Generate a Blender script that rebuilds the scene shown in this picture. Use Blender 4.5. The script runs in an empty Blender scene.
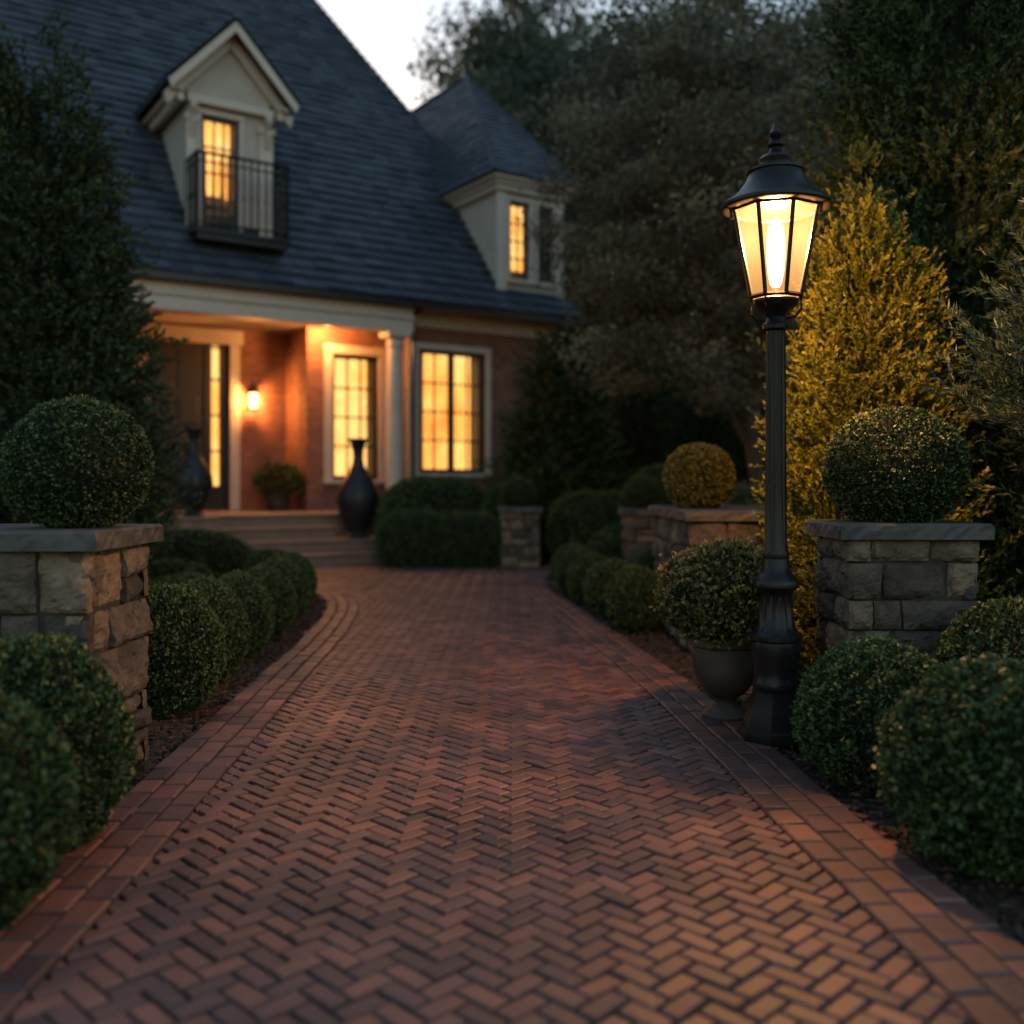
import bpy, bmesh, math, random
import numpy as np
from mathutils import Vector, Matrix
random.seed(7); rng=np.random.default_rng(7)
sc=bpy.context.scene
COL=sc.collection

# ---------------------------------------------------------------- materials
def new_mat(name):
    m=bpy.data.materials.new(name); m.use_nodes=True
    nt=m.node_tree; nt.nodes.clear()
    out=nt.nodes.new('ShaderNodeOutputMaterial')
    return m,nt,out
def N(nt,t,**kw):
    n=nt.nodes.new(t)
    for k,v in kw.items(): setattr(n,k,v)
    return n
def L(nt,a,b): nt.links.new(a,b)
def ramp(nt,stops):
    r=N(nt,'ShaderNodeValToRGB'); e=r.color_ramp.elements
    while len(e)<len(stops): e.new(.5)
    for i,(p,c) in enumerate(stops):
        e[i].position=p; e[i].color=(*c,1)
    return r
def pmat(name,stops,scale=5,rough=.6,rvar=.15,bump=.3,bscale=40,metallic=0,rnd=0.0,spec=.5,bdist=.01,detail=6,stain=0):
    m,nt,out=new_mat(name)
    b=N(nt,'ShaderNodeBsdfPrincipled')
    tc=N(nt,'ShaderNodeTexCoord')
    n=N(nt,'ShaderNodeTexNoise'); n.inputs['Scale'].default_value=scale; n.inputs['Detail'].default_value=detail
    n.inputs['Roughness'].default_value=.65
    L(nt,tc.outputs['Object'],n.inputs['Vector'])
    fac=n.outputs['Fac']
    if rnd>0:
        a=N(nt,'ShaderNodeAttribute',attribute_name='rnd')
        mx=N(nt,'ShaderNodeMix'); mx.inputs[0].default_value=rnd
        L(nt,fac,mx.inputs[2]); L(nt,a.outputs['Fac'],mx.inputs[3]); fac=mx.outputs[0]
    r=ramp(nt,stops); L(nt,fac,r.inputs['Fac']); colr=r.outputs['Color']
    if stain:
        n3=N(nt,'ShaderNodeTexNoise'); n3.inputs['Scale'].default_value=stain; n3.inputs['Detail'].default_value=5
        L(nt,tc.outputs['Object'],n3.inputs['Vector'])
        m3=N(nt,'ShaderNodeMapRange'); m3.inputs['From Min'].default_value=.3; m3.inputs['From Max'].default_value=.7; m3.inputs['To Min'].default_value=.6; m3.inputs['To Max'].default_value=1.25
        L(nt,n3.outputs['Fac'],m3.inputs['Value'])
        mm=N(nt,'ShaderNodeMix',data_type='RGBA',blend_type='MULTIPLY'); mm.inputs[0].default_value=1
        L(nt,colr,mm.inputs[6]); L(nt,m3.outputs[0],mm.inputs[7]); colr=mm.outputs[2]
    L(nt,colr,b.inputs['Base Color'])
    n2=N(nt,'ShaderNodeTexNoise'); n2.inputs['Scale'].default_value=bscale; n2.inputs['Detail'].default_value=8
    L(nt,tc.outputs['Object'],n2.inputs['Vector'])
    mr=N(nt,'ShaderNodeMapRange'); mr.inputs['To Min'].default_value=rough-rvar; mr.inputs['To Max'].default_value=rough+rvar
    L(nt,n2.outputs['Fac'],mr.inputs['Value']); L(nt,mr.outputs['Result'],b.inputs['Roughness'])
    b.inputs['Metallic'].default_value=metallic
    b.inputs['Specular IOR Level'].default_value=spec
    if bump>0:
        bp=N(nt,'ShaderNodeBump'); bp.inputs['Strength'].default_value=bump; bp.inputs['Distance'].default_value=bdist
        L(nt,n2.outputs['Fac'],bp.inputs['Height']); L(nt,bp.outputs['Normal'],b.inputs['Normal'])
    L(nt,b.outputs['BSDF'],out.inputs['Surface'])
    return m
def leafmat(name,c0,c1,c2,trans=0,rough=.5):
    m,nt,out=new_mat(name)
    a=N(nt,'ShaderNodeAttribute',attribute_name='rnd')
    r=ramp(nt,[(0,c0),(.55,c1),(1,c2)]); L(nt,a.outputs['Fac'],r.inputs['Fac'])
    b=N(nt,'ShaderNodeBsdfPrincipled'); b.inputs['Roughness'].default_value=rough; b.inputs['Specular IOR Level'].default_value=.3
    L(nt,r.outputs['Color'],b.inputs['Base Color'])
    if trans:
        t=N(nt,'ShaderNodeBsdfTranslucent'); L(nt,r.outputs['Color'],t.inputs['Color'])
        mx=N(nt,'ShaderNodeMixShader'); mx.inputs[0].default_value=trans
        L(nt,b.outputs[0],mx.inputs[1]); L(nt,t.outputs[0],mx.inputs[2]); L(nt,mx.outputs[0],out.inputs['Surface'])
    else: L(nt,b.outputs[0],out.inputs['Surface'])
    return m
def emis(name,stops,strength,scale=1.5,stretch=(1,1,1)):
    m,nt,out=new_mat(name)
    tc=N(nt,'ShaderNodeTexCoord'); mp=N(nt,'ShaderNodeMapping'); mp.inputs['Scale'].default_value=stretch
    n=N(nt,'ShaderNodeTexNoise'); n.inputs['Scale'].default_value=scale; n.inputs['Detail'].default_value=2
    L(nt,tc.outputs['Object'],mp.inputs['Vector']); L(nt,mp.outputs[0],n.inputs['Vector'])
    r=ramp(nt,stops); L(nt,n.outputs['Fac'],r.inputs['Fac'])
    e=N(nt,'ShaderNodeEmission'); e.inputs['Strength'].default_value=strength
    L(nt,r.outputs['Color'],e.inputs['Color']); L(nt,e.outputs[0],out.inputs['Surface'])
    return m
def glowglass(name,col,strength,tcol,tl=0):
    m,nt,out=new_mat(name)
    e=N(nt,'ShaderNodeEmission'); e.inputs['Color'].default_value=(*col,1); e.inputs['Strength'].default_value=strength
    t=N(nt,'ShaderNodeBsdfTransparent'); t.inputs['Color'].default_value=(*tcol,1)
    a=N(nt,'ShaderNodeAddShader'); L(nt,e.outputs[0],a.inputs[0]); L(nt,t.outputs[0],a.inputs[1]); last=a
    if tl:
        b=N(nt,'ShaderNodeBsdfTranslucent'); b.inputs['Color'].default_value=(tl,tl,tl,1)
        a2=N(nt,'ShaderNodeAddShader'); L(nt,a.outputs[0],a2.inputs[0]); L(nt,b.outputs[0],a2.inputs[1]); last=a2
    L(nt,last.outputs[0],out.inputs['Surface'])
    return m
def glassmat(name):
    m,nt,out=new_mat(name)
    t=N(nt,'ShaderNodeBsdfTransparent'); t.inputs['Color'].default_value=(.95,.95,.93,1)
    g=N(nt,'ShaderNodeBsdfGlossy'); g.inputs['Roughness'].default_value=.05
    f=N(nt,'ShaderNodeFresnel'); f.inputs['IOR'].default_value=1.3
    mx=N(nt,'ShaderNodeMixShader'); L(nt,f.outputs[0],mx.inputs[0]); L(nt,t.outputs[0],mx.inputs[1]); L(nt,g.outputs[0],mx.inputs[2])
    L(nt,mx.outputs[0],out.inputs['Surface']); return m
def brickwall(name):
    m,nt,out=new_mat(name)
    tc=N(nt,'ShaderNodeTexCoord'); sp=N(nt,'ShaderNodeSeparateXYZ'); ad=N(nt,'ShaderNodeMath',operation='ADD')
    cb=N(nt,'ShaderNodeCombineXYZ'); L(nt,tc.outputs['Object'],sp.inputs[0]); L(nt,sp.outputs[0],ad.inputs[0]); L(nt,sp.outputs[1],ad.inputs[1])
    L(nt,ad.outputs[0],cb.inputs[0]); L(nt,sp.outputs[2],cb.inputs[1])
    bt=N(nt,'ShaderNodeTexBrick'); bt.inputs['Scale'].default_value=1; bt.inputs['Brick Width'].default_value=.22; bt.inputs['Row Height'].default_value=.075
    bt.inputs['Mortar Size'].default_value=.008; bt.inputs['Mortar Smooth'].default_value=.3
    bt.inputs['Color1'].default_value=(.19,.065,.038,1); bt.inputs['Color2'].default_value=(.28,.105,.06,1); bt.inputs['Mortar'].default_value=(.18,.13,.10,1)
    L(nt,cb.outputs[0],bt.inputs['Vector'])
    b=N(nt,'ShaderNodeBsdfPrincipled'); b.inputs['Roughness'].default_value=.8
    n=N(nt,'ShaderNodeTexNoise'); n.inputs['Scale'].default_value=3; n.inputs['Detail'].default_value=6; L(nt,tc.outputs['Object'],n.inputs['Vector'])
    mr=N(nt,'ShaderNodeMapRange'); mr.inputs['To Min'].default_value=.55; mr.inputs['To Max'].default_value=1.3; L(nt,n.outputs['Fac'],mr.inputs['Value'])
    mx=N(nt,'ShaderNodeMix',data_type='RGBA',blend_type='MULTIPLY'); mx.inputs[0].default_value=1
    L(nt,bt.outputs['Color'],mx.inputs[6]); L(nt,mr.outputs[0],mx.inputs[7]); L(nt,mx.outputs[2],b.inputs['Base Color'])
    bp=N(nt,'ShaderNodeBump'); bp.inputs['Strength'].default_value=.6; bp.inputs['Distance'].default_value=.01; bp.invert=True
    L(nt,bt.outputs['Fac'],bp.inputs['Height']); L(nt,bp.outputs[0],b.inputs['Normal']); L(nt,b.outputs[0],out.inputs[0])
    return m

M_paver=pmat('paver',[(.0,(.032,.025,.030)),(.35,(.084,.048,.046)),(.6,(.140,.068,.056)),(.8,(.19,.086,.066)),(1,(.110,.088,.092))],scale=14,rough=.50,rvar=.14,bump=.6,bscale=70,rnd=.60,bdist=.004,stain=1.6,spec=.42)
M_sand=pmat('joint_sand',[(0,(.014,.011,.010)),(1,(.035,.028,.024))],scale=60,rough=.95,rvar=.03,bump=.4)
M_ground=pmat('soil',[(0,(.018,.016,.010)),(.5,(.035,.03,.018)),(1,(.03,.045,.018))],scale=1.3,rough=.95,rvar=.04,bump=.8,bscale=25,bdist=.03)
M_mulch=pmat('mulch',[(0,(.02,.010,.007)),(.5,(.05,.026,.016)),(1,(.09,.05,.03))],scale=20,rough=.9,rvar=.05,bump=.3,rnd=.7)
M_stone=pmat('ashlar_stone',[(.2,(.045,.036,.030)),(.5,(.115,.085,.062)),(.8,(.26,.185,.12))],scale=6,rough=.85,rvar=.08,bump=1.0,bscale=30,rnd=.45,bdist=.022,stain=9)
M_mortar=pmat('mortar',[(0,(.025,.022,.02)),(1,(.05,.044,.04))],scale=30,rough=.95,rvar=.03,bump=.4)
M_cap=pmat('capstone',[(.2,(.042,.040,.040)),(.8,(.10,.093,.088))],scale=7,rough=.65,rvar=.12,bump=.6,bscale=35,bdist=.008,stain=5)
M_step=pmat('step_stone',[(.2,(.17,.105,.075)),(.8,(.27,.185,.135))],scale=5,rough=.6,rvar=.1,bump=.4)
M_slate=pmat('slate',[(0,(.016,.022,.033)),(.5,(.037,.047,.063)),(1,(.066,.078,.10))],scale=3,rough=.55,rvar=.12,bump=.4,bscale=30,rnd=.6)
M_stucco=pmat('stucco',[(.2,(.36,.315,.275)),(.8,(.48,.43,.38))],scale=2.2,rough=.85,rvar=.05,bump=.35,bscale=60,bdist=.004)
M_trim=pmat('painted_trim',[(.2,(.44,.375,.31)),(.8,(.57,.50,.425))],scale=2.5,rough=.5,rvar=.08,bump=.06)
M_black=pmat('black_frame',[(0,(.012,.012,.013)),(1,(.025,.024,.024))],scale=6,rough=.4,rvar=.1,bump=.1)
M_iron=pmat('cast_iron',[(0,(.006,.006,.007)),(.6,(.011,.010,.010)),(1,(.030,.021,.015))],scale=9,rough=.36,rvar=.12,bump=.4,bscale=90,metallic=.1,bdist=.003,spec=.32)
M_urn=pmat('glazed_urn',[(0,(.008,.008,.010)),(1,(.022,.022,.025))],scale=5,rough=.42,rvar=.12,bump=.2,spec=.35)
M_pot=pmat('clay_planter',[(.2,(.026,.018,.013)),(.8,(.075,.050,.033))],scale=7,rough=.65,rvar=.12,bump=.5,bscale=40,bdist=.005,stain=8)
M_door=pmat('dark_door',[(0,(.012,.010,.009)),(1,(.024,.018,.014))],scale=6,rough=.45,rvar=.1,bump=.1)
M_bark=pmat('bark',[(.2,(.035,.025,.018)),(.8,(.09,.065,.045))],scale=12,rough=.9,rvar=.05,bump=1,bscale=30,bdist=.02)
M_core=pmat('dark_core',[(.3,(.006,.008,.004)),(.7,(.018,.022,.010))],scale=25,rough=1,rvar=0,bump=.5)  # near-black solid core added inside the foliage to block see-through
M_curtain=pmat('curtain',[(.2,(.55,.38,.22)),(.8,(.7,.5,.3))],scale=3,rough=.9,rvar=.02,bump=0)
M_brickwall=brickwall('brick_wall')
M_glass=glassmat('window_glass')
M_glow=emis('lit_room',[(.25,(.80,.24,.035)),(.42,(1,.40,.075)),(.6,(1,.57,.17)),(.8,(1,.42,.09))],1.8,scale=1.5,stretch=(1,1,.8))
M_glowdim=emis('dim_room',[(.3,(.004,.004,.005)),(.8,(.03,.02,.012))],.5,scale=2.6)
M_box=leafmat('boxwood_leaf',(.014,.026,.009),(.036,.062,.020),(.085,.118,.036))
M_spruce=leafmat('spruce_needle',(.010,.022,.010),(.026,.050,.022),(.055,.09,.036))
M_pine=leafmat('pine_needle',(.008,.020,.013),(.022,.044,.028),(.038,.068,.042))
M_arb=leafmat('arborvitae_leaf',(.035,.045,.006),(.13,.14,.015),(.28,.25,.030),trans=.25)
M_arbd=leafmat('cypress_leaf',(.012,.026,.008),(.03,.052,.015),(.06,.085,.024))
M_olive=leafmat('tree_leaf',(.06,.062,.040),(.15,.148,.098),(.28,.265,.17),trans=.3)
M_flower=leafmat('variegated_leaf',(.03,.04,.012),(.10,.092,.027),(.34,.25,.09),trans=.25)
M_gold=leafmat('golden_leaf',(.03,.04,.008),(.08,.078,.018),(.15,.125,.03))
M_far=leafmat('far_leaf',(.026,.040,.026),(.065,.085,.055),(.13,.155,.09),trans=.3)
M_pane=glowglass('lamp_pane',(1,.50,.15),.26,(.90,.84,.74),tl=.0052)
M_bulb=glowglass('lamp_bulb',(1,.74,.40),7,(.3,.3,.3))
M_bulb2=glowglass('sconce_bulb',(1,.60,.24),4,(.5,.5,.5))

# ---------------------------------------------------------------- mesh builder
class MB:
    def __init__(s): s.v=[];s.f=[];s.m=[];s.r=[]
    def add(s,vs,fs,m=0,r=None):
        if r is None: r=random.random()
        o=len(s.v); s.v+= [tuple(p) for p in vs]; s.r+=[r]*len(vs)
        for f in fs: s.f.append(tuple(i+o for i in f)); s.m.append(m)
    def box(s,x0,x1,y0,y1,z0,z1,m=0,r=None):
        s.add([(x0,y0,z0),(x1,y0,z0),(x1,y1,z0),(x0,y1,z0),(x0,y0,z1),(x1,y0,z1),(x1,y1,z1),(x0,y1,z1)],
              [(0,3,2,1),(4,5,6,7),(0,1,5,4),(1,2,6,5),(2,3,7,6),(3,0,4,7)],m,r)
    def poly(s,pts,m=0,r=None): s.add(pts,[tuple(range(len(pts)))],m,r)
    def lathe(s,prof,cx=0,cy=0,seg=32,m=0,flute=None,rot=0,sx=1,sy=1):
        vs=[];n=len(prof)
        for (r,z) in prof:
            for k in range(seg):
                a=2*math.pi*k/seg+rot; rr=r
                if flute and flute[1]<=z<=flute[2]: rr=r*(1-flute[3]*(.5+.5*math.cos(flute[0]*a)))
                vs.append((cx+sx*rr*math.cos(a),cy+sy*rr*math.sin(a),z))
        fs=[]
        for i in range(n-1):
            for k in range(seg):
                k2=(k+1)%seg; fs.append((i*seg+k,i*seg+k2,(i+1)*seg+k2,(i+1)*seg+k))
        fs.append(tuple(range(seg))[::-1]); fs.append(tuple((n-1)*seg+k for k in range(seg)))
        s.add(vs,fs,m)
    def tube(s,pts,rad,seg=8,m=0):
        vs=[];P=[Vector(p) for p in pts]
        for i,p in enumerate(P):
            d=(P[min(i+1,len(P)-1)]-P[max(i-1,0)]).normalized()
            a=d.cross(Vector((0,0,1)));
            if a.length<1e-3:a=Vector((1,0,0))
            a.normalize(); b=d.cross(a)
            r=rad[i] if hasattr(rad,'__len__') else rad
            for k in range(seg):
                t=2*math.pi*k/seg; vs.append(p+a*r*math.cos(t)+b*r*math.sin(t))
        fs=[]
        for i in range(len(P)-1):
            for k in range(seg):
                k2=(k+1)%seg; fs.append((i*seg+k,i*seg+k2,(i+1)*seg+k2,(i+1)*seg+k))
        fs.append(tuple(range(seg))[::-1]); fs.append(tuple((len(P)-1)*seg+k for k in range(seg)))
        s.add(vs,fs,m)
    def mesh(s,name,mats,smooth=False):
        me=bpy.data.meshes.new(name); me.from_pydata(s.v,[],s.f)
        for m in mats: me.materials.append(m)
        me.polygons.foreach_set('material_index',s.m)
        a=me.attributes.new('rnd','FLOAT','POINT'); a.data.foreach_set('value',s.r)
        if smooth: me.polygons.foreach_set('use_smooth',[True]*len(s.f))
        me.update(); return me
    def build(s,name,mats,parent=None,smooth=False,bevel=0,fixn=True):
        me=s.mesh(name,mats,smooth)
        if fixn:
            bm=bmesh.new(); bm.from_mesh(me); bmesh.ops.recalc_face_normals(bm,faces=bm.faces); bm.to_mesh(me); bm.free()
        o=bpy.data.objects.new(name,me); COL.objects.link(o)
        if parent: o.parent=parent
        if bevel:
            b=o.modifiers.new('bevel','BEVEL'); b.width=bevel; b.segments=2; b.limit_method='ANGLE'; b.angle_limit=math.radians(40)
        if smooth:
            try:
                me.set_sharp_from_angle(angle=math.radians(40))
            except Exception: pass
        return o
def empty(name,loc=(0,0,0),rz=0):
    e=bpy.data.objects.new(name,None); COL.objects.link(e); e.location=loc; e.rotation_euler=(0,0,rz); e.empty_display_size=.3; return e
def put(name,me,loc,scale=(1,1,1),rz=0,parent=None):
    o=bpy.data.objects.new(name,me); COL.objects.link(o); o.location=loc; o.scale=scale; o.rotation_euler=(0,0,rz)
    if parent:o.parent=parent
    return o

# ---------------------------------------------------------------- foliage (numpy)
def npmesh(name,V,F,R,mats,MI):
    me=bpy.data.meshes.new(name)
    me.vertices.add(len(V)); me.vertices.foreach_set('co',V.astype(np.float32).ravel())
    me.loops.add(F.size); me.loops.foreach_set('vertex_index',F.astype(np.int32).ravel())
    me.polygons.add(len(F)); me.polygons.foreach_set('loop_start',np.arange(0,F.size,4,dtype=np.int32))
    try: me.polygons.foreach_set('loop_total',np.full(len(F),4,dtype=np.int32))
    except Exception: pass
    for m in mats: me.materials.append(m)
    me.polygons.foreach_set('material_index',MI.astype(np.int32))
    a=me.attributes.new('rnd','FLOAT','POINT'); a.data.foreach_set('value',R.astype(np.float32))
    me.update(calc_edges=True); me.validate(); return me
def norm(a): return a/np.maximum(np.linalg.norm(a,axis=1,keepdims=True),1e-9)
def leafquads(C,D,Lg,W,R):
    n=len(C); D=norm(D); rv=rng.normal(size=(n,3)); S=norm(np.cross(D,rv))
    Lg=np.broadcast_to(np.asarray(Lg,float),(n,))[:,None]; W=np.broadcast_to(np.asarray(W,float),(n,))[:,None]
    V=np.stack([C-D*Lg/2,C+S*W/2,C+D*Lg/2,C-S*W/2],1).reshape(-1,3)
    F=np.arange(4*n).reshape(n,4); return V,F,np.repeat(R,4)
class Wob:
    def __init__(s,n=10,f=4,seed=0):
        g=np.random.default_rng(seed); s.k=g.normal(size=(n,3))*f; s.p=g.uniform(0,6.28,n); s.n=n
    def __call__(s,P): return np.sin(P@s.k.T+s.p).sum(1)/math.sqrt(s.n)
def coregrid(fn,nu=24,nv=14):
    V=[]
    for j in range(nv+1):
        for i in range(nu):
            V.append(fn(i/nu*2*math.pi,j/nv*math.pi))
    F=[]
    for j in range(nv):
        for i in range(nu):
            i2=(i+1)%nu; F.append((j*nu+i,j*nu+i2,(j+1)*nu+i2,(j+1)*nu+i))
    return np.array(V),np.array(F)
def combine(name,parts,mats):
    Vs=[];Fs=[];Rs=[];MI=[];o=0
    for V,F,R,m in parts:
        Vs.append(V);Fs.append(F+o);Rs.append(R);MI.append(np.full(len(F),m));o+=len(V)
    return npmesh(name,np.concatenate(Vs),np.concatenate(Fs),np.concatenate(Rs),mats,np.concatenate(MI))
def shrub(name,rx,ry,rz,n,mat,ll=.026,lw=.016,expo=2.0,seed=0,bump=.035,flat=0,tips=0.03):
    """leafy clipped shrub, origin at its centre; expo>2 gives boxy hedge"""
    w=Wob(12,7,seed); w2=Wob(12,22,seed+5)
    d=norm(rng.normal(size=(n,3)))
    q=(np.abs(d[:,0])**expo+np.abs(d[:,1])**expo+np.abs(d[:,2])**expo)**(-1/expo)
    b=w(d*1.0)*bump+w2(d)*bump*.6
    depth=rng.random(n)**1.7
    rr=q*(1+b-.15*depth+np.where(rng.random(n)<.08,rng.random(n)*tips*2,0))
    C=d*rr[:,None]*np.array([rx,ry,rz])
    D=d*.55+rng.normal(size=(n,3))*.6+np.array([0,0,.25])
    R=np.clip(.5+w2(d)*.14-.55*depth+.25*rng.random(n)+.10*d[:,2]+.15*(rr/q-1)/bump*.5,0,1)  # shading put into leaf tone: darker inside, lighter on top, plus random
    s=rng.uniform(.7,1.25,n)
    A=leafquads(C,D,ll*s,lw*s,R)
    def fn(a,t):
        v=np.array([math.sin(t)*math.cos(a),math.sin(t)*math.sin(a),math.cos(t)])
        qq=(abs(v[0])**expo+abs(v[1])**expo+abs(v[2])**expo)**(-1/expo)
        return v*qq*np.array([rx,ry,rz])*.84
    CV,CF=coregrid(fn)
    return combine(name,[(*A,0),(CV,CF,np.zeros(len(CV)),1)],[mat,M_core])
def conifer(name,h,rad,z0,nb,cl,bl,mat,up=.35,blen=.05,bw=.012,spine=.22,power=.8,seed=0,bulge=.12,core=.62,trunk=True,spread=.14,jit=.38,taper=3):
    """boughs -> sprays -> needle blades"""
    g=np.random.default_rng(seed+100)
    t=1-np.sqrt(g.random(nb))*.985 ; t=np.clip(t,0,.985)
    prof=lambda t:(1-t)**power*np.clip(.72+t*taper,0,1)
    a=g.uniform(0,2*math.pi,nb)
    rr=rad*prof(t)*(1+g.normal(size=nb)*bulge)
    Bc=np.stack([np.cos(a)*rr*.86,np.sin(a)*rr*.86,z0+t*(h-z0)],1); Bc[:,2]+=g.normal(size=nb)*.05
    Bd=np.stack([np.cos(a),np.sin(a),np.full(nb,up)],1)
    idx=np.repeat(np.arange(nb),cl); n1=len(idx)
    sp=spread*(.5+prof(t))[idx][:,None]
    off=g.normal(size=(n1,3))*np.array([1,1,.8])
    Sc=Bc[idx]+off*sp
    Sd=norm(norm(Bd[idx])+g.normal(size=(n1,3))*jit+off*.25)
    rb=g.random(nb)[idx]*.35+g.random(n1)*.15
    idx2=np.repeat(np.arange(n1),bl); n2=len(idx2); u=np.tile(np.linspace(0,1,bl),n1)
    side=norm(g.normal(size=(n2,3)))
    C=Sc[idx2]+Sd[idx2]*(u-.4)[:,None]*spine+side*((1-u)*.35+.15)[:,None]*blen*.9
    D=Sd[idx2]*.9+side*.7
    R=np.clip(rb[idx2]+.45*u+.1*g.random(n2),0,1)
    A=leafquads(C,D,blen*g.uniform(.7,1.3,n2),bw,R)
    def fn(aa,tt):
        q=tt/math.pi
        tz=1-q; r=rad*core*(1-tz)**(power+.25)*min(1,.72+tz*taper)*(1+.12*math.sin(5*aa+tz*9)) if 0<q<1 else 0
        return np.array([math.cos(aa)*r,math.sin(aa)*r,z0+tz*(h-z0)*.84])
    CV,CF=coregrid(fn,20,20)
    parts=[(*A,0),(CV,CF,np.zeros(len(CV)),1)]
    if trunk:
        TV,TF=coregrid(lambda aa,tt:np.array([math.cos(aa)*rad*.09,math.sin(aa)*rad*.09,(1-tt/math.pi)*(z0+.5)-.05]),10,2)
        parts.append((TV,TF,np.zeros(len(TV)),2))
    return combine(name,parts,[mat,M_core,M_bark])
def deciduous(name,cen,rads,trunk_pts,trunk_r,nb,lv,mat,ll=.09,lw=.05,sig=.3,seed=0,limbs=26):
    g=np.random.default_rng(seed+300)
    d=norm(g.normal(size=(nb,3))); rr=g.random(nb)**.45
    w=Wob(8,2.2,seed)
    Bc=np.array(cen)+d*rr[:,None]*np.array(rads)*(1+.18*w(d))[:,None]
    sg=sig*g.uniform(.6,1.4,nb)
    idx=np.repeat(np.arange(nb),lv); n=len(idx)
    C=Bc[idx]+g.normal(size=(n,3))*sg[idx][:,None]*np.array([1,1,.6])
    D=g.normal(size=(n,3))+np.array([0,0,-.25])
    R=np.clip(g.random(nb)[idx]*.55+g.random(n)*.25+.25*(C[:,2]-Bc[idx][:,2])/sig,0,1)  # depth shading put into leaf tone: random per clump, clump tops lighter
    A=leafquads(C,D,ll*g.uniform(.6,1.3,n),lw*g.uniform(.7,1.2,n),R)
    mb=MB(); mb.tube(trunk_pts,trunk_r,12)
    tp=[Vector(p) for p in trunk_pts]
    order=g.permutation(nb)[:limbs]
    for i in order:
        e=Vector(Bc[i]); k=len(tp)-1-int(g.integers(0,max(1,len(tp)-2))); s=tp[k]
        m1=s.lerp(e,.4)+Vector((g.normal()*.15,g.normal()*.15,.25)); m2=s.lerp(e,.75)+Vector((g.normal()*.12,g.normal()*.12,.12))
        r=trunk_r[k]*.5; mb.tube([s,m1,m2,e],[r,r*.65,r*.38,r*.12],7)
    bv=np.array(mb.v); bf=[f for f in mb.f if len(f)==4]
    return combine(name,[(*A,0),(bv,np.array(bf),np.zeros(len(bv)),1)],[mat,M_bark])

# ---------------------------------------------------------------- ground and drive
def catmull(pts,n=14):
    P=[np.array(p,float) for p in pts]; P=[2*P[0]-P[1]]+P+[2*P[-1]-P[-2]]; out=[]
    for i in range(1,len(P)-2):
        for k in range(n):
            t=k/n; a,b,c,d=P[i-1:i+3]
            out.append(.5*((2*b)+(-a+c)*t+(2*a-5*b+4*c-d)*t*t+(-a+3*b-3*c+d)*t**3))
    out.append(P[-2]); return np.array(out)
Lout=catmull([(-1.42,-1.5),(-1.44,1),(-1.46,2.86),(-1.50,3.93),(-1.55,5.22),(-1.60,6.5),(-1.64,7.74),(-1.77,9.45),(-2.0,10.6),(-2.5,11.7),(-3.3,12.5),(-4.5,13.0),(-6.5,13.2)])
Rout=catmull([(1.45,-1.5),(1.40,1),(1.33,2.58),(1.25,3.58),(1.19,4.62),(1.07,6.15),(.86,8.0),(.63,10),(.45,11.4),(.42,12.6),(.62,13.6),(1.1,14.3)])
poly=np.concatenate([Lout,np.array([(-6.5,13.6),(-3.9,14.3),(-2.0,15.4),(-1.9,14.7),(.3,14.75),(1.1,14.6)]),Rout[::-1]])
def inside(x,y):
    c=False;j=len(poly)-1
    for i in range(len(poly)):
        xi,yi=poly[i];xj,yj=poly[j]
        if (yi>y)!=(yj>y) and x<(xj-xi)*(y-yi)/(yj-yi)+xi: c=not c
        j=i
    return c
g=MB(); S=400
g.poly([(-S,-S,-.035),(S,-S,-.035),(S,S,-.035),(-S,S,-.035)])
g.build('ground',[M_ground])
dw=empty('brick_driveway')
b=MB(); b.poly([(x,y,-.010) for x,y in poly]); o=b.build('sand_bed',[M_sand],dw)
pv=MB()
def paver(cx,cy,ang,hl,hw,top,ch=.006):
    c,s=math.cos(ang),math.sin(ang); tx,ty=random.gauss(0,.022),random.gauss(0,.022); dz=random.gauss(0,.0016)
    def P(u,v,z,tilt=True): return (cx+u*c-v*s,cy+u*s+v*c,z+(u*tx+v*ty+dz if tilt else 0))
    vs=[]
    c2=ch*.35
    jj=[(random.uniform(0,.003),random.uniform(0,.003)) for _ in range(4)]
    for (k,z,t) in ((0,-.034,False),(0,top-ch,True),(c2,top-ch*.4,True),(ch,top,True)):
        a,bb=hl-k,hw-k
        vs+=[P(-a+jj[0][0],-bb+jj[0][1],z,t),P(a-jj[1][0],-bb+jj[1][1],z,t),P(a-jj[2][0],bb-jj[2][1],z,t),P(-a+jj[3][0],bb-jj[3][1],z,t)]
    fs=[(12,13,14,15)]
    for q in (0,4,8):
        for i in range(4):
            j=(i+1)%4; fs.append((q+i,q+j,q+4+j,q+4+i))
    pv.add(vs,fs,0,random.random())
a=.066; R45=math.radians(45)
for i in range(-190,190):
    for j in range(-190,190):
        k=(i-j)%4
        if k==0: u,v,an=(i+1)*a,(j+.5)*a,0
        elif k==2: u,v,an=(i+.5)*a,j*a,math.pi/2
        else: continue
        x=u*math.cos(R45)-v*math.sin(R45); y=u*math.sin(R45)+v*math.cos(R45)+7
        if y<-.6 or y>15.3 or abs(x)>6.5 or not inside(x,y): continue
        paver(x,y,an+R45+random.gauss(0,.016),a-random.uniform(.0015,.004),a/2-random.uniform(.0015,.0035),0)
def resample(pl,step,off=0):
    seg=np.linalg.norm(np.diff(pl,axis=0),axis=1); cs=np.concatenate([[0],np.cumsum(seg)]); out=[]
    for d in np.arange(step/2+off,cs[-1],step):
        i=min(np.searchsorted(cs,d)-1,len(seg)-1); t=(d-cs[i])/seg[i]; p=pl[i]*(1-t)+pl[i+1]*t; dr=(pl[i+1]-pl[i])/seg[i]; out.append((p,dr))
    return out
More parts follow.
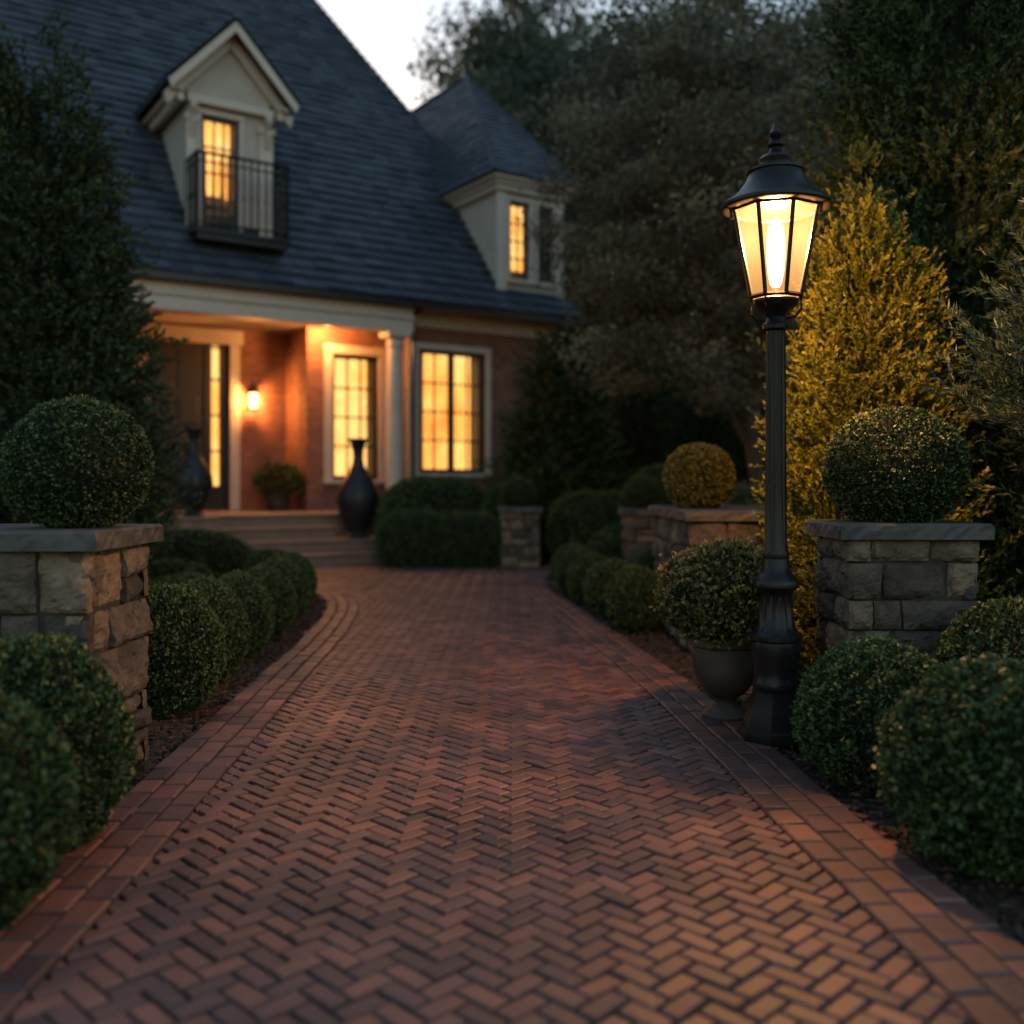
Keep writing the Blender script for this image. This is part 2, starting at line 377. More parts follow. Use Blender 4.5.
for pl,sg in ((Lout,-1),(Rout,1)):
    st=MB(); rs=resample(pl,.1); vs=[];
    for p,dr in rs:
        nrm=np.array([-dr[1],dr[0]])*sg; q=p+nrm*.318
        vs+= [(p[0],p[1],.0035),(q[0],q[1],.0035)]
    st.add(vs,[(2*i,2*i+1,2*i+3,2*i+2) for i in range(len(rs)-1)]); st.build('border_bed',[M_sand],dw)
    for row in range(3):
        for p,dr in resample(pl,.168,.084*(row%2)):
            nrm=np.array([-dr[1],dr[0]])*sg; q=p+nrm*(.054+.105*row)+np.array([random.gauss(0,.002),random.gauss(0,.002)]); paver(q[0],q[1],math.atan2(dr[1],dr[0])+random.gauss(0,.010),.0805,.0495,.010,.008)
pv.build('pavers',[M_paver],dw,fixn=False)
# bark mulch in the beds
n=30000
side=rng.random(n)<.5; yy=1.5+10*rng.random(n)**1.5
lx=np.interp(yy,Lout[:140,1],Lout[:140,0]); rx_=np.interp(yy,Rout[:130,1],Rout[:130,0])
off=-.012+rng.random(n)**1.4*1.6
xx=np.where(side,lx-off,rx_+off); zz=-.03+.04*rng.random(n)
C=np.stack([xx,yy,zz],1); D=rng.normal(size=(n,3))*np.array([1,1,.35])
V,F,Rr=leafquads(C,D,rng.uniform(.02,.05,n),rng.uniform(.01,.022,n),rng.random(n))
put('bark_mulch',npmesh('bark_mulch',V,F,Rr,[M_mulch],np.zeros(len(F))),(0,0,0))

# ---------------------------------------------------------------- stone piers
def pier(name,x0,x1,y0,y1,h,capo=.045,capt=.075,seed=1,ch=.18):
    rnd=random.Random(seed); e=empty(name,((x0+x1)/2,(y0+y1)/2,0))
    wx=(x1-x0)/2; wy=(y1-y0)/2; mb=MB(); core=MB(); hb=h-capt
    core.box(-wx+.03,wx-.03,-wy+.03,wy-.03,-.04,hb-.002); core.build('mortar_core',[M_mortar],e)
    def block(P0,U,Nn,ul,z0,z1,dp):
        nu=max(5,int(ul/.020)); nz=max(5,int((z1-z0)/.020)); vs=[];fs=[]
        g1=.006; r=rnd.random(); base=rnd.uniform(-.006,.014); ph=[rnd.uniform(0,6) for _ in range(8)]
        planes=[(rnd.uniform(.1,.9)*ul,rnd.uniform(.1,.9)*(z1-z0),rnd.uniform(-.22,.22),rnd.uniform(-.28,.28),rnd.uniform(.0,.012)) for _ in range(4)]
        for j in range(nz+1):
            for i in range(nu+1):
                u=g1+(ul-2*g1)*i/nu; z=z0+g1+(z1-z0-2*g1)*j/nz
                edge=min(i,nu-i,j,nz-j)
                # split-face: lower envelope of a few tilted fracture planes
                o=base+min(pl[4]+pl[2]*(u-pl[0])+pl[3]*(z-z0-pl[1]) for pl in planes)
                o=max(o,-.022)
                o+=.003*math.sin(u*61+ph[0]+z*39)+.003*math.sin(z*81+ph[1]+u*43)+rnd.uniform(-.0035,.0035)
                o+= -.010 if edge==0 else (.004 if edge==1 else .008)
                if 0<i<nu: u+=rnd.uniform(-.005,.005)
                if 0<j<nz: z+=rnd.uniform(-.005,.005)
                vs.append((P0[0]+U[0]*u+Nn[0]*o,P0[1]+U[1]*u+Nn[1]*o,z))
        W=nu+1
        for j in range(nz):
            for i in range(nu): fs.append((j*W+i,j*W+i+1,(j+1)*W+i+1,(j+1)*W+i))
        ring=[i for i in range(W)]+[j*W+nu for j in range(1,nz+1)]+[nz*W+i for i in range(nu-1,-1,-1)]+[j*W for j in range(nz-1,0,-1)]
        o0=len(vs)
        for q in ring: p=vs[q]; vs.append((p[0]-Nn[0]*.05,p[1]-Nn[1]*.05,p[2]))
        for q in range(len(ring)):
            q2=(q+1)%len(ring); fs.append((ring[q],o0+q,o0+q2,ring[q2]))
        mb.add(vs,fs,0,r)
    z=0; k=0
    while z<hb-.02:
        z1=min(hb,z+ch*rnd.uniform(.75,1.3))
        if hb-z1<.08: z1=hb
        for (P0,U,Nn,ln,off) in (((-wx,-wy),(1,0),(0,-1),2*wx,0),((wx,-wy),(0,1),(1,0),2*wy,1),((wx,wy),(-1,0),(0,1),2*wx,0),((-wx,wy),(0,-1),(-1,0),2*wy,1)):
            u=0
            while u<ln-.01:
                w=rnd.uniform(.13,.32)
                if (k+off)%2 and u==0: w=rnd.uniform(.10,.16)
                if ln-u-w<.1: w=ln-u
                if w>.17 and z1-z>.15 and rnd.random()<.18:
                    zm=(z+z1)/2+rnd.uniform(-.02,.02); block((P0[0]+U[0]*u,P0[1]+U[1]*u),U,Nn,w,z,zm,0); block((P0[0]+U[0]*u,P0[1]+U[1]*u),U,Nn,w,zm,z1,0)
                else: block((P0[0]+U[0]*u,P0[1]+U[1]*u),U,Nn,w,z,z1,0)
                u+=w
        z=z1;k+=1
    mb.build('stone_blocks',[M_stone],e,fixn=False)
    cp=MB(); nseg=18; X=wx+capo; Y=wy+capo
    pts=[]
    for (ax,ay,bx,by) in ((-X,-Y,X,-Y),(X,-Y,X,Y),(X,Y,-X,Y),(-X,Y,-X,-Y)):
        for i in range(nseg):
            t=i/nseg; j=rnd.uniform(-.006,.006) if i else 0
            pts.append((ax+(bx-ax)*t+j,ay+(by-ay)*t+j))
    nP=len(pts); vs=[(x,y,hb) for x,y in pts]+[(x+rnd.uniform(-.007,.007),y+rnd.uniform(-.007,.007),(hb+h)/2+rnd.uniform(-.006,.006)) for x,y in pts]+[(x,y,h-.012+rnd.uniform(-.002,.002)) for x,y in pts]+[(x*.97,y*.97,h) for x,y in pts]
    fs=[tuple(range(nP))[::-1],tuple(3*nP+i for i in range(nP))]
    for q in range(3):
        for i in range(nP): i2=(i+1)%nP; fs.append((q*nP+i,q*nP+i2,(q+1)*nP+i2,(q+1)*nP+i))
    cp.add(vs,fs); cp.build('capstone',[M_cap],e)
    return e
pier('stone_pillar',-2.20,-1.58,3.73,4.36,1.03,seed=3)
pier('stone_pillar',1.58,2.20,4.70,5.22,1.02,seed=5)
pier('stone_garden_wall',1.27,2.35,7.08,8.95,1.02,seed=8,ch=.19)
pier('stone_pillar',1.30,1.80,11.3,11.8,.93,seed=11)
pier('stone_pillar',-.16,.40,14.45,15.0,.88,seed=13)

# ---------------------------------------------------------------- shrubs
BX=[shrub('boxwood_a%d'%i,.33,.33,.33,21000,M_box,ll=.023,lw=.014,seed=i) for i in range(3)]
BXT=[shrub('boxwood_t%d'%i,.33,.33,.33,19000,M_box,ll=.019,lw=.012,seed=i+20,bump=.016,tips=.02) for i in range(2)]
k=0
def ball(x,y,z,rx,rz=None,mesh=None,name='boxwood_shrub'):
    global k
    rz=rz or rx; me=mesh or BX[k%3]; k+=1
    return put(name,me,(x,y,z),(rx/.33,rx/.33,rz/.33),k*1.7)
ball(-1.745,4.03,1.28,.285,.272,BXT[0],'topiary_boxwood_ball')
ball(1.90,4.96,1.28,.345,.305,BXT[1],'topiary_boxwood_ball')
GB=shrub('gold_ball',.33,.33,.33,15000,M_gold,seed=31,bump=.02)
ball(1.44,7.7,1.26,.28,.26,GB,'topiary_boxwood_ball')
ball(1.52,11.55,1.11,.22,.2,BXT[0],'topiary_boxwood_ball')
ball(.1,14.7,1.07,.27,.24,BXT[1],'topiary_boxwood_ball')
for (x,y,rx,h) in [(-1.64,3.33,.35,.69),(-1.56,2.72,.34,.66),(-2.25,3.0,.36,.68),
    (-1.86,5.40,.30,.66),(-1.92,6.22,.27,.61),(-1.95,7.05,.26,.58),(-1.98,7.95,.26,.55),(-2.08,8.9,.28,.54),(-2.22,9.9,.29,.52),(-2.6,10.85,.33,.5),(-3.15,11.6,.36,.48),(-3.9,12.2,.38,.5),(-4.7,12.5,.4,.5),
    (-2.62,6.0,.34,.42),(-2.7,7.4,.34,.42),(-2.9,8.8,.38,.42),(-3.4,10,.42,.45),(-2.75,5.0,.4,.7),(-3.5,5.6,.5,.8),
    (1.50,4.08,.33,.56),(1.56,3.20,.36,.63),(2.22,4.35,.36,.70),(2.3,3.5,.36,.6),(2.75,4.9,.4,.7),
    (1.04,8.35,.27,.52),(.93,9.25,.27,.5),(.82,10.1,.27,.5),(.74,11.0,.27,.5),(.74,11.9,.28,.5),
    (1.55,9.9,.35,.62),(1.35,12.6,.4,.7),(2.0,13.2,.5,.9)]:
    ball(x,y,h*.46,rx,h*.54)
HG=shrub('hedge_a',.9,.5,.5,30000,M_box,ll=.035,lw=.022,expo=3.2,seed=41,bump=.03)
def hedge(x,y,hx,hy,h,rz=0):
    put('boxwood_hedge',HG,(x,y,h*.45),(hx/.9,hy/.5,h*.55/.5),rz)
hedge(-1.42,14.75,.55,.35,.82,.05); hedge(-.62,14.7,.50,.35,.80,-.05)
hedge(-1.2,15.9,.95,.4,1.32,.55); hedge(.2,16.4,.8,.4,1.25,.5)
hedge(1.3,15.2,.75,.5,1.1,.2); hedge(2.6,15.4,.9,.6,1.5,-.1)
hedge(-3.8,11.0,.9,.5,.7,.6); hedge(-5.9,12.6,1.2,.5,.8,.5)
hedge(2.6,9.6,.8,.6,1.0,1.4); hedge(2.9,11.6,.9,.6,1.2,1.4)
hedge(-3.9,4.6,.9,.5,1.3,1.3)

# ---------------------------------------------------------------- trees
SP=conifer('spruce_mesh',5.5,1.24,.45,950,10,15,M_spruce,up=.65,blen=.055,bw=.024,spine=.17,power=.66,seed=1,spread=.11,jit=.5,core=.80,bulge=.09,taper=1.6)
put('spruce_tree',SP,(-4.26,8.9,0))
AR=conifer('arb_mesh',3.36,.52,.1,480,18,18,M_arb,up=1.5,blen=.032,bw=.014,spine=.12,power=.58,seed=4,spread=.08,core=.7,bulge=.15,jit=.5)
put('arborvitae_tree',AR,(2.13,6.05,0))
AB=conifer('cyp_mesh',7.4,1.1,.1,1150,12,15,M_arbd,up=1.3,blen=.055,bw=.022,spine=.2,power=.5,seed=6,spread=.11,core=.78,jit=.5)
put('cypress_tree',AB,(3.2,7.3,0))
put('cypress_tree',AB,(4.6,9.2,0),(1.05,1.05,1.0),2)
PI=conifer('pine_mesh',3.2,1.05,1.50,200,10,36,M_pine,up=.9,blen=.06,bw=.008,spine=.26,power=.8,seed=9,spread=.11,core=.75)
put('pine_tree',PI,(3.32,4.85,0))
SH=conifer('yew_mesh',3.9,.95,.05,420,9,14,M_arbd,up=.6,blen=.10,bw=.03,spine=.25,power=.5,seed=12,spread=.16,core=.8)
put('yew_tree',SH,(.75,16.7,0)); put('yew_tree',SH,(2.3,18.5,0),(.7,.7,1.0),1); put('yew_tree',SH,(3.3,18,0),(.6,.6,.9),2); put('yew_tree',SH,(4.4,17.5,0),(.7,.7,1.0),3)
put('yew_tree',SH,(5.6,14,0),(1.2,1.2,1.1),3.6)
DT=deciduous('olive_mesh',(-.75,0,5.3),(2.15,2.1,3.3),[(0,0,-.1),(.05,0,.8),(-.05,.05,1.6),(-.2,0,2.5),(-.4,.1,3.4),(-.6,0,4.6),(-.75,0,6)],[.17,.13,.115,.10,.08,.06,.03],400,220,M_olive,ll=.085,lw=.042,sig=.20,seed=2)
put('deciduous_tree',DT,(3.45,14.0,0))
FT=deciduous('far_mesh',(0,0,8.5),(4,4,5),[(0,0,-.1),(.1,0,2),(-.1,.05,4),(0,0,6),(.2,.1,8),(0,0,11)],[.35,.3,.25,.2,.13,.05],190,230,M_far,ll=.19,lw=.11,sig=.38,seed=5,limbs=40)
far=empty('distant_trees')
for i,(x,y,s,sz) in enumerate([(2.4,33,1.15,1.25),(7.0,30,1.1,1.25),(11,27,1.1,1.2),(8,22,.9,1.0),(14,22,1,1),(16,14,1,1),(-15,34,1.3,1.3),(-20,24,1.2,1.2),(-16,15,1,1.1),(-.1,37,1.1,1.55)]):
    put('tree_crown',FT,(x,y,0),(s,s,sz),i*2.1,far)
for i in range(11):
    put('understory_conifer',SH,(1.6+i*1.25,22.5+.6*math.sin(i*2.3),-.1),(1.15,1.15,1.25+.25*math.sin(i*1.7)),i*1.3,far)
for i in range(8):
    put('understory_conifer',SH,(1.9+i*1.7,25+.6*math.sin(i*2.9),-.1),(1.7,1.7,1.75+.2*math.sin(i*2.7)),i*2.3,far)

# ---------------------------------------------------------------- street lamp
lx0,ly0=1.245,4.72
lamp=empty('street_lamp',(lx0,ly0,0))
m=MB()
m.lathe([(.172,0),(.176,.03),(.170,.055),(.155,.065),(.150,.09),(.128,.15),(.112,.20),(.108,.235)],seg=8,rot=math.pi/8)
m.lathe([(.100,.23),(.108,.25),(.108,.275),(.100,.29),(.102,.33),(.112,.40),(.116,.44),(.112,.465),(.122,.475),(.122,.495),(.100,.51),(.088,.54),(.078,.62),(.072,.68),(.080,.70),(.105,.72),(.108,.745),(.096,.765),(.08,.78),(.066,.80),(.062,.83),(.058,.86)],seg=48,flute=(12,.52,.68,.12))
m.lathe([(.058,.85),(.064,.87),(.058,.89),(.051,.92),(.049,1.2),(.047,1.6),(.045,1.90),(.045,1.93)],seg=72,flute=(12,.93,1.92,.14))
m.lathe([(.045,1.925),(.060,1.935),(.062,1.955),(.050,1.97),(.042,1.99),(.055,2.01),(.080,2.03),(.098,2.045),(.106,2.06),(.106,2.072),(.098,2.078)],seg=36)
post=m.build('post',[M_iron],lamp,smooth=True)
f=MB()
z0,z1,r0,r1=2.085,2.50,.122,.205; NS=8; A00=math.radians(-104.8-22.5)
for kk in range(NS):
    a0=2*math.pi/NS*kk+A00; a1=a0+2*math.pi/NS
    p0=(r0*math.cos(a0),r0*math.sin(a0),z0); p1=(r1*math.cos(a0),r1*math.sin(a0),z1)
    q0=(r0*math.cos(a1),r0*math.sin(a1),z0); q1=(r1*math.cos(a1),r1*math.sin(a1),z1)
    f.tube([p0,p1],.0105,6); f.tube([p0,q0],.011,6); f.tube([p1,q1],.016,6)
    c0,s0=math.cos(a0),math.sin(a0)
    if kk%2==0: f.tube([(.05*c0,.05*s0,1.98),(.095*c0,.095*s0,1.985),(.124*c0,.124*s0,2.02),(.122*c0,.122*s0,2.08)],.006,6)
f.build('lantern_frame',[M_iron],lamp,smooth=True)
pn=MB()
for kk in range(NS):
    a0=2*math.pi/NS*kk+A00; a1=a0+2*math.pi/NS; s_=.985
    pn.poly([(s_*r0*math.cos(a0),s_*r0*math.sin(a0),z0),(s_*r0*math.cos(a1),s_*r0*math.sin(a1),z0),(s_*r1*math.cos(a1),s_*r1*math.sin(a1),z1),(s_*r1*math.cos(a0),s_*r1*math.sin(a0),z1)])
pn.build('glass_panes',[M_pane],lamp)
t=MB()
t.lathe([(.205,2.495),(.246,2.50),(.254,2.508),(.254,2.522),(.240,2.534),(.215,2.548),(.175,2.585),(.145,2.625),(.130,2.655),(.128,2.668),(.136,2.672),(.136,2.684),(.110,2.692),(.080,2.70),(.072,2.715),(.078,2.735),(.066,2.752),(.040,2.765),(.030,2.775),(.026,2.79),(.040,2.80),(.042,2.812),(.026,2.822),(.018,2.832),(.030,2.845),(.032,2.86),(.020,2.876),(.008,2.89),(.005,2.915),(.001,2.925)],seg=40)
t.build('lantern_roof',[M_iron],lamp,smooth=True)
bl=MB(); bl.lathe([(.014,2.13),(.026,2.15),(.036,2.20),(.042,2.27),(.042,2.36),(.034,2.42),(.006,2.455)],seg=20)
bl.build('lamp_bulb',[M_bulb],lamp,smooth=True)
bb=MB(); bb.lathe([(.03,2.075),(.03,2.10),(.016,2.115),(.014,2.132)],seg=16); bb.build('bulb_socket',[M_iron],lamp,smooth=True)
def plight(name,loc,P,col,r=.03,parent=None):
    ld=bpy.data.lights.new(name,'POINT'); ld.energy=P; ld.color=col; ld.shadow_soft_size=r
    o=bpy.data.objects.new(name,ld); COL.objects.link(o); o.location=loc
    if parent:o.parent=parent
    return o
plight('lamp_light',(0,0,2.375),1080,(1,.46,.15),.04,lamp)

# planter beside the lamp
pt=empty('potted_shrub',(1.10,5.16,0))
p=MB(); p.lathe([(.115,.0),(.12,.02),(.11,.035),(.075,.06),(.055,.085),(.06,.105),(.10,.13),(.145,.19),(.168,.27),(.172,.34),(.170,.37),(.190,.38),(.196,.40),(.192,.418),(.172,.42),(.165,.40),(.16,.36)],seg=44)
p.build('clay_pot',[M_pot],pt,smooth=True)
put('foliage',shrub('pot_shrub',.335,.335,.27,12000,M_flower,ll=.03,lw=.018,seed=51,bump=.06,tips=.09),(0,0,.64),parent=pt)

# ---------------------------------------------------------------- house (local x = along facade, y = into house)
H=empty('brick_house',(-5.24,14.9,0),math.atan2(.555,.832))
wl=MB()
def wall(mb,s0,s1,w0,w1,z0,z1,ops=(),m=0):
    xs=sorted({s0,s1,*[o[0] for o in ops],*[o[1] for o in ops]}); zs=sorted({z0,z1,*[o[2] for o in ops],*[o[3] for o in ops]})
    for i in range(len(xs)-1):
        for j in range(len(zs)-1):
            cx=(xs[i]+xs[i+1])/2; cz=(zs[j]+zs[j+1])/2
            if any(o[0]<cx<o[1] and o[2]<cz<o[3] for o in ops): continue
            mb.box(xs[i],xs[i+1],w0,w1,zs[j],zs[j+1],m)
wall(wl,-6.5,-.5,.45,.65,0,4.28,[(-3.6,-2.2,1.3,3.6)])
wall(wl,-.7,-.5,.65,2.2,0,4.28)
wall(wl,-.7,2.8,2.2,2.4,0,4.28,[(.35,1.75,.75,3.67)])
wall(wl,2.8,3.0,1.4,2.4,0,4.28)
wall(wl,2.8,4.35,1.2,1.4,0,4.28,[(3.27,4.17,1.3,3.53)])
wall(wl,4.35,4.55,.65,1.4,0,4.28)
wall(wl,4.35,7.65,.45,.65,0,4.28,[(4.6,6.0,1.42,3.63)])
wall(wl,7.45,7.65,.65,16,0,4.28); wall(wl,-6.5,-6.3,.65,16,0,4.28); wall(wl,-6.5,7.65,16,16.2,0,4.28)
wl.build('walls',[M_brickwall],H)
tr=MB()
tr.box(-.9,4.30,.08,.40,3.84,4.06); tr.box(-.9,4.33,.04,.44,4.06,4.12); tr.box(-.9,4.30,.08,.40,4.12,4.26)
tr.box(4.33,7.69,.41,.449,4.02,4.26); tr.box(4.33,7.69,.38,.449,4.20,4.262)
tr.box(-6.6,8.0,.02,.46,4.285,4.32); 
tr.box(-.49,4.34,.401,2.19,3.98,4.02)
def column(s,w,zb,zt,r=.155):
    tr.box(s-.22,s+.22,w-.2,w+.2,zb,zb+.10); tr.lathe([(.2,zb+.10),(.205,zb+.13),(.19,zb+.16),(.165,zb+.18),(r,zb+.24),(r*1.02,zb+.9),(r*.86,zt-.32),(r*.86,zt-.26),(r*1.08,zt-.25),(r*1.08,zt-.22),(r*.9,zt-.20),(r*.92,zt-.14),(r*1.25,zt-.09)],s,w,28)
    tr.box(s-.21,s+.21,w-.19,w+.19,zt-.088,zt-.001)
column(4.02,.24,.75,3.84); column(-.45,.24,.75,3.84)
tr.box(4.36,4.47,.40,.449,.75,4.02)
FR=MB(); GL=MB(); GW=MB(); GD=MB(); CU=MB()
def window(s0,s1,w,z0,z1,nx=2,nz=4,leaves=2,sur=.11,glow=True,tm=None,sill=True,depth=.45,el=.02,er=.3,cur=True):
    T=tm or tr
    if sur:
        T.box(s0-sur,s0-.001,w-.035,w+.03,z0-.001,z1+.001); T.box(s1+.001,s1+sur,w-.035,w+.03,z0-.001,z1+.001); T.box(s0-sur,s1+sur,w-.045,w+.03,z1+.002,z1+sur)
        if sill: T.box(s0-sur-.03,s1+sur+.03,w-.08,w+.03,z0-.08,z0-.002)
    fw=.07; a0,a1=w+.05,w+.10
    FR.box(s0,s0+fw,a0,a1,z0,z1);FR.box(s1-fw,s1,a0,a1,z0,z1);FR.box(s0+fw,s1-fw,a0,a1,z0,z0+fw);FR.box(s0+fw,s1-fw,a0,a1,z1-fw,z1)
    W=(s1-s0)/leaves
    for q in range(leaves):
        l0=s0+q*W+(fw if q==0 else fw*.8); l1=s0+(q+1)*W-(fw if q==leaves-1 else fw*.8)
        if q>0: FR.box(s0+q*W-fw*.8,s0+q*W+fw*.8,a0-.01,a1,z0+fw,z1-fw)
        for i in range(1,nx):
            x=l0+(l1-l0)*i/nx; FR.box(x-.015,x+.015,a0+.012,a1-.012,z0+fw,z1-fw)
        for j in range(1,nz):
            z=z0+fw+(z1-z0-2*fw)*j/nz; FR.box(l0,l1,a0+.015,a1-.015,z-.015,z+.015)
    GL.poly([(s0,w+.075,z0),(s1,w+.075,z0),(s1,w+.075,z1),(s0,w+.075,z1)])
    G=GW if glow else GD
    zc=z0-.2
    G.poly([(s0-el,w+depth+.1,zc),(s1+er,w+depth+.1,zc),(s1+er,w+depth+.1,z1+.2),(s0-el,w+depth+.1,z1+.2)])
    if glow and cur:
        for (c0,c1) in ((s0-.0,s0+(s1-s0)*.15),(s1-(s1-s0)*.15,s1+.05)):
            nn=18; vs=[]
            for i in range(nn+1):
                x=c0+(c1-c0)*i/nn; y=w+.2+.025*math.sin(i*1.9)
                vs+=[(x,y,z0-.05),(x,y,z1+.05)]
            CU.add(vs,[(2*i,2*i+2,2*i+3,2*i+1) for i in range(nn)])
window(4.6,6.0,.45,1.42,3.63)
window(3.27,4.17,1.2,1.3,3.53,nx=3,nz=4,leaves=1,sur=.16,er=.15)
window(-3.6,-2.2,.45,1.3,3.6)
tr.box(.17,.349,2.15,2.23,.75,3.67); tr.box(1.751,1.93,2.15,2.23,.75,3.67); tr.box(.12,1.98,2.12,2.23,3.672,3.93)
DR=MB(); DR.box(.35,1.33,2.26,2.32,.75,3.67)
for (pz0,pz1) in ((.95,1.75),(1.85,2.75),(2.85,3.5)):
    for (px0,px1) in ((.46,.80),(.88,1.22)): DR.box(px0,px1,2.245,2.262,pz0,pz1)
DR.box(1.14,1.18,2.19,2.245,1.7,2.0); DR.box(1.33,1.45,2.24,2.33,.75,3.67); DR.box(1.45,1.75,2.26,2.32,.75,1.15); DR.box(1.60,1.75,2.24,2.33,1.15,3.67)
for zz_ in (1.15,1.78,2.41,3.04,3.60): DR.box(1.45,1.60,2.26,2.31,zz_,zz_+.035)
DR.build('front_door',[M_door],H,bevel=.006)
GW.poly([(1.3,2.45,.75),(1.9,2.45,.75),(1.9,2.45,3.7),(1.3,2.45,3.7)]); GL.poly([(1.45,2.29,1.15),(1.60,2.29,1.15),(1.60,2.29,3.6),(1.45,2.29,3.6)])
stp=MB(); rs_=.1875
for i in range(3):
    s1=3.15 if i<2 else 2.45; zt=(i+1)*rs_
    stp.box(.58,s1,-1.5+.35*i,-.449,zt-rs_-(.03 if i==0 else 0),zt-.045); stp.box(.55,s1+.03,-1.53+.35*i,-.449,zt-.044,zt-.001)
stp.box(-.55,4.38,-.448,2.19,-.03,.70); stp.box(-.58,4.41,-.48,2.192,.701,.75)
stp.box(.0,.54,-1.12,-.449,-.03,.70); stp.box(-.03,.548,-1.15,-.482,.701,.755)
stp.build('porch_steps',[M_step],H,bevel=.01)

RT=MB(); RB=MB()
def tiles(O,U,Vv,rng_fn,vmax,tw=.27,ex=.2,th=.028):
    O=Vector(O);U=Vector(U).normalized();Vv=Vector(Vv).normalized();Nn=U.cross(Vv).normalized()
    if Nn.z<0:Nn=-Nn
    c=0;v=0
    while v<vmax:
        u0,u1=rng_fn(v+.02); u=u0-(tw*.5 if c%2 else 0)-random.uniform(0,.06)
        while u<u1:
            w=tw*random.uniform(.8,1.2); a0=max(u,u0); a1=min(u+w-.006,u1)
            if a1-a0>.02:
                e=th*random.uniform(.7,1.4); jj=random.uniform(-.015,.015); v2=min(v+ex*1.12,vmax+.03)
                P=lambda x,y,h:tuple(O+U*x+Vv*y+Nn*h)
                RT.add([P(a0,v+jj,e),P(a1,v+jj,e),P(a1,v2,.004),P(a0,v2,.004),P(a0,v+jj,-.004),P(a1,v+jj,-.004)],[(0,1,2,3),(4,5,1,0),(4,0,3),(1,5,2)],0)
            u+=w
        v+=ex;c+=1
SL=1.2; k1=math.hypot(1,SL); WR=8.5; ZE=4.40; SE=7.95
zr=ZE+SL*WR
tiles((-7,0,ZE),(1,0,0),(0,1,SL),lambda v:(0,SE+7-.4*v/k1),WR*k1,ex=.25,tw=.31,th=.05)
RB.poly([(-7,0,ZE-.01),(SE,0,ZE-.01),(SE-.4*WR,WR,zr-.01),(-7,WR,zr-.01)])
vs_=math.hypot(.4*WR,SL*WR)
tiles((SE,0,ZE),(0,1,0),(-.4,0,SL),lambda v:(v/vs_*WR,17-v/vs_*WR),vs_)
RB.poly([(SE,0,ZE-.01),(SE,17,ZE-.01),(SE-.4*WR,WR,zr-.01)])
RB.poly([(-7,17,ZE-.01),(SE,17,ZE-.01),(SE-.4*WR,WR,zr-.01),(-7,WR,zr-.01)]); RB.poly([(-6.9,0,ZE),(-6.9,17,ZE),(-6.9,WR,zr-.02)])
def caps(p0,p1,r=.07,step=.25):
    p0=Vector(p0);p1=Vector(p1);n_=int((p1-p0).length/step)
    for i in range(n_):
        a_=p0.lerp(p1,i/n_);b_=p0.lerp(p1,(i+1.15)/n_); RT.tube([a_,b_],[r*1.1,r*.9],7)
caps((SE,0,ZE),(SE-.4*WR,WR,zr))
gt=MB(); gt.box(-7,SE+.02,-.10,.018,4.27,4.37); gt.box(-7,SE+.02,-.12,-.06,4.37,4.385); gt.tube([(4.44,.02,4.28),(4.44,.30,4.2),(4.44,.36,4.1),(4.44,.36,.9)],.035,8)
gt.build('gutter',[M_black],H)
SM=MB()
d0,d1,dw_=.62,1.98,.80
DW=[(.84,1.46,5.35,7.15)]
wall(SM,d0,d1,dw_,dw_+.12,4.9,7.62,DW)
SM.box(d0,d0+.1,dw_+.121,3.6,4.9,7.62); SM.box(d1-.1,d1,dw_+.121,3.6,4.9,7.62)
ap=8.70; sc_=1.30; sl_=1.08
SM.add([(d0,dw_,7.621),(d1,dw_,7.621),(d1,dw_,ap-sl_*.70-.03),(sc_,dw_,ap-.03),(d0,dw_,ap-sl_*.70-.03)],[(0,1,2,3,4)])
window(.84,1.46,dw_,5.35,7.15,nx=3,nz=4,leaves=1,sur=.07,sill=False,depth=.35)
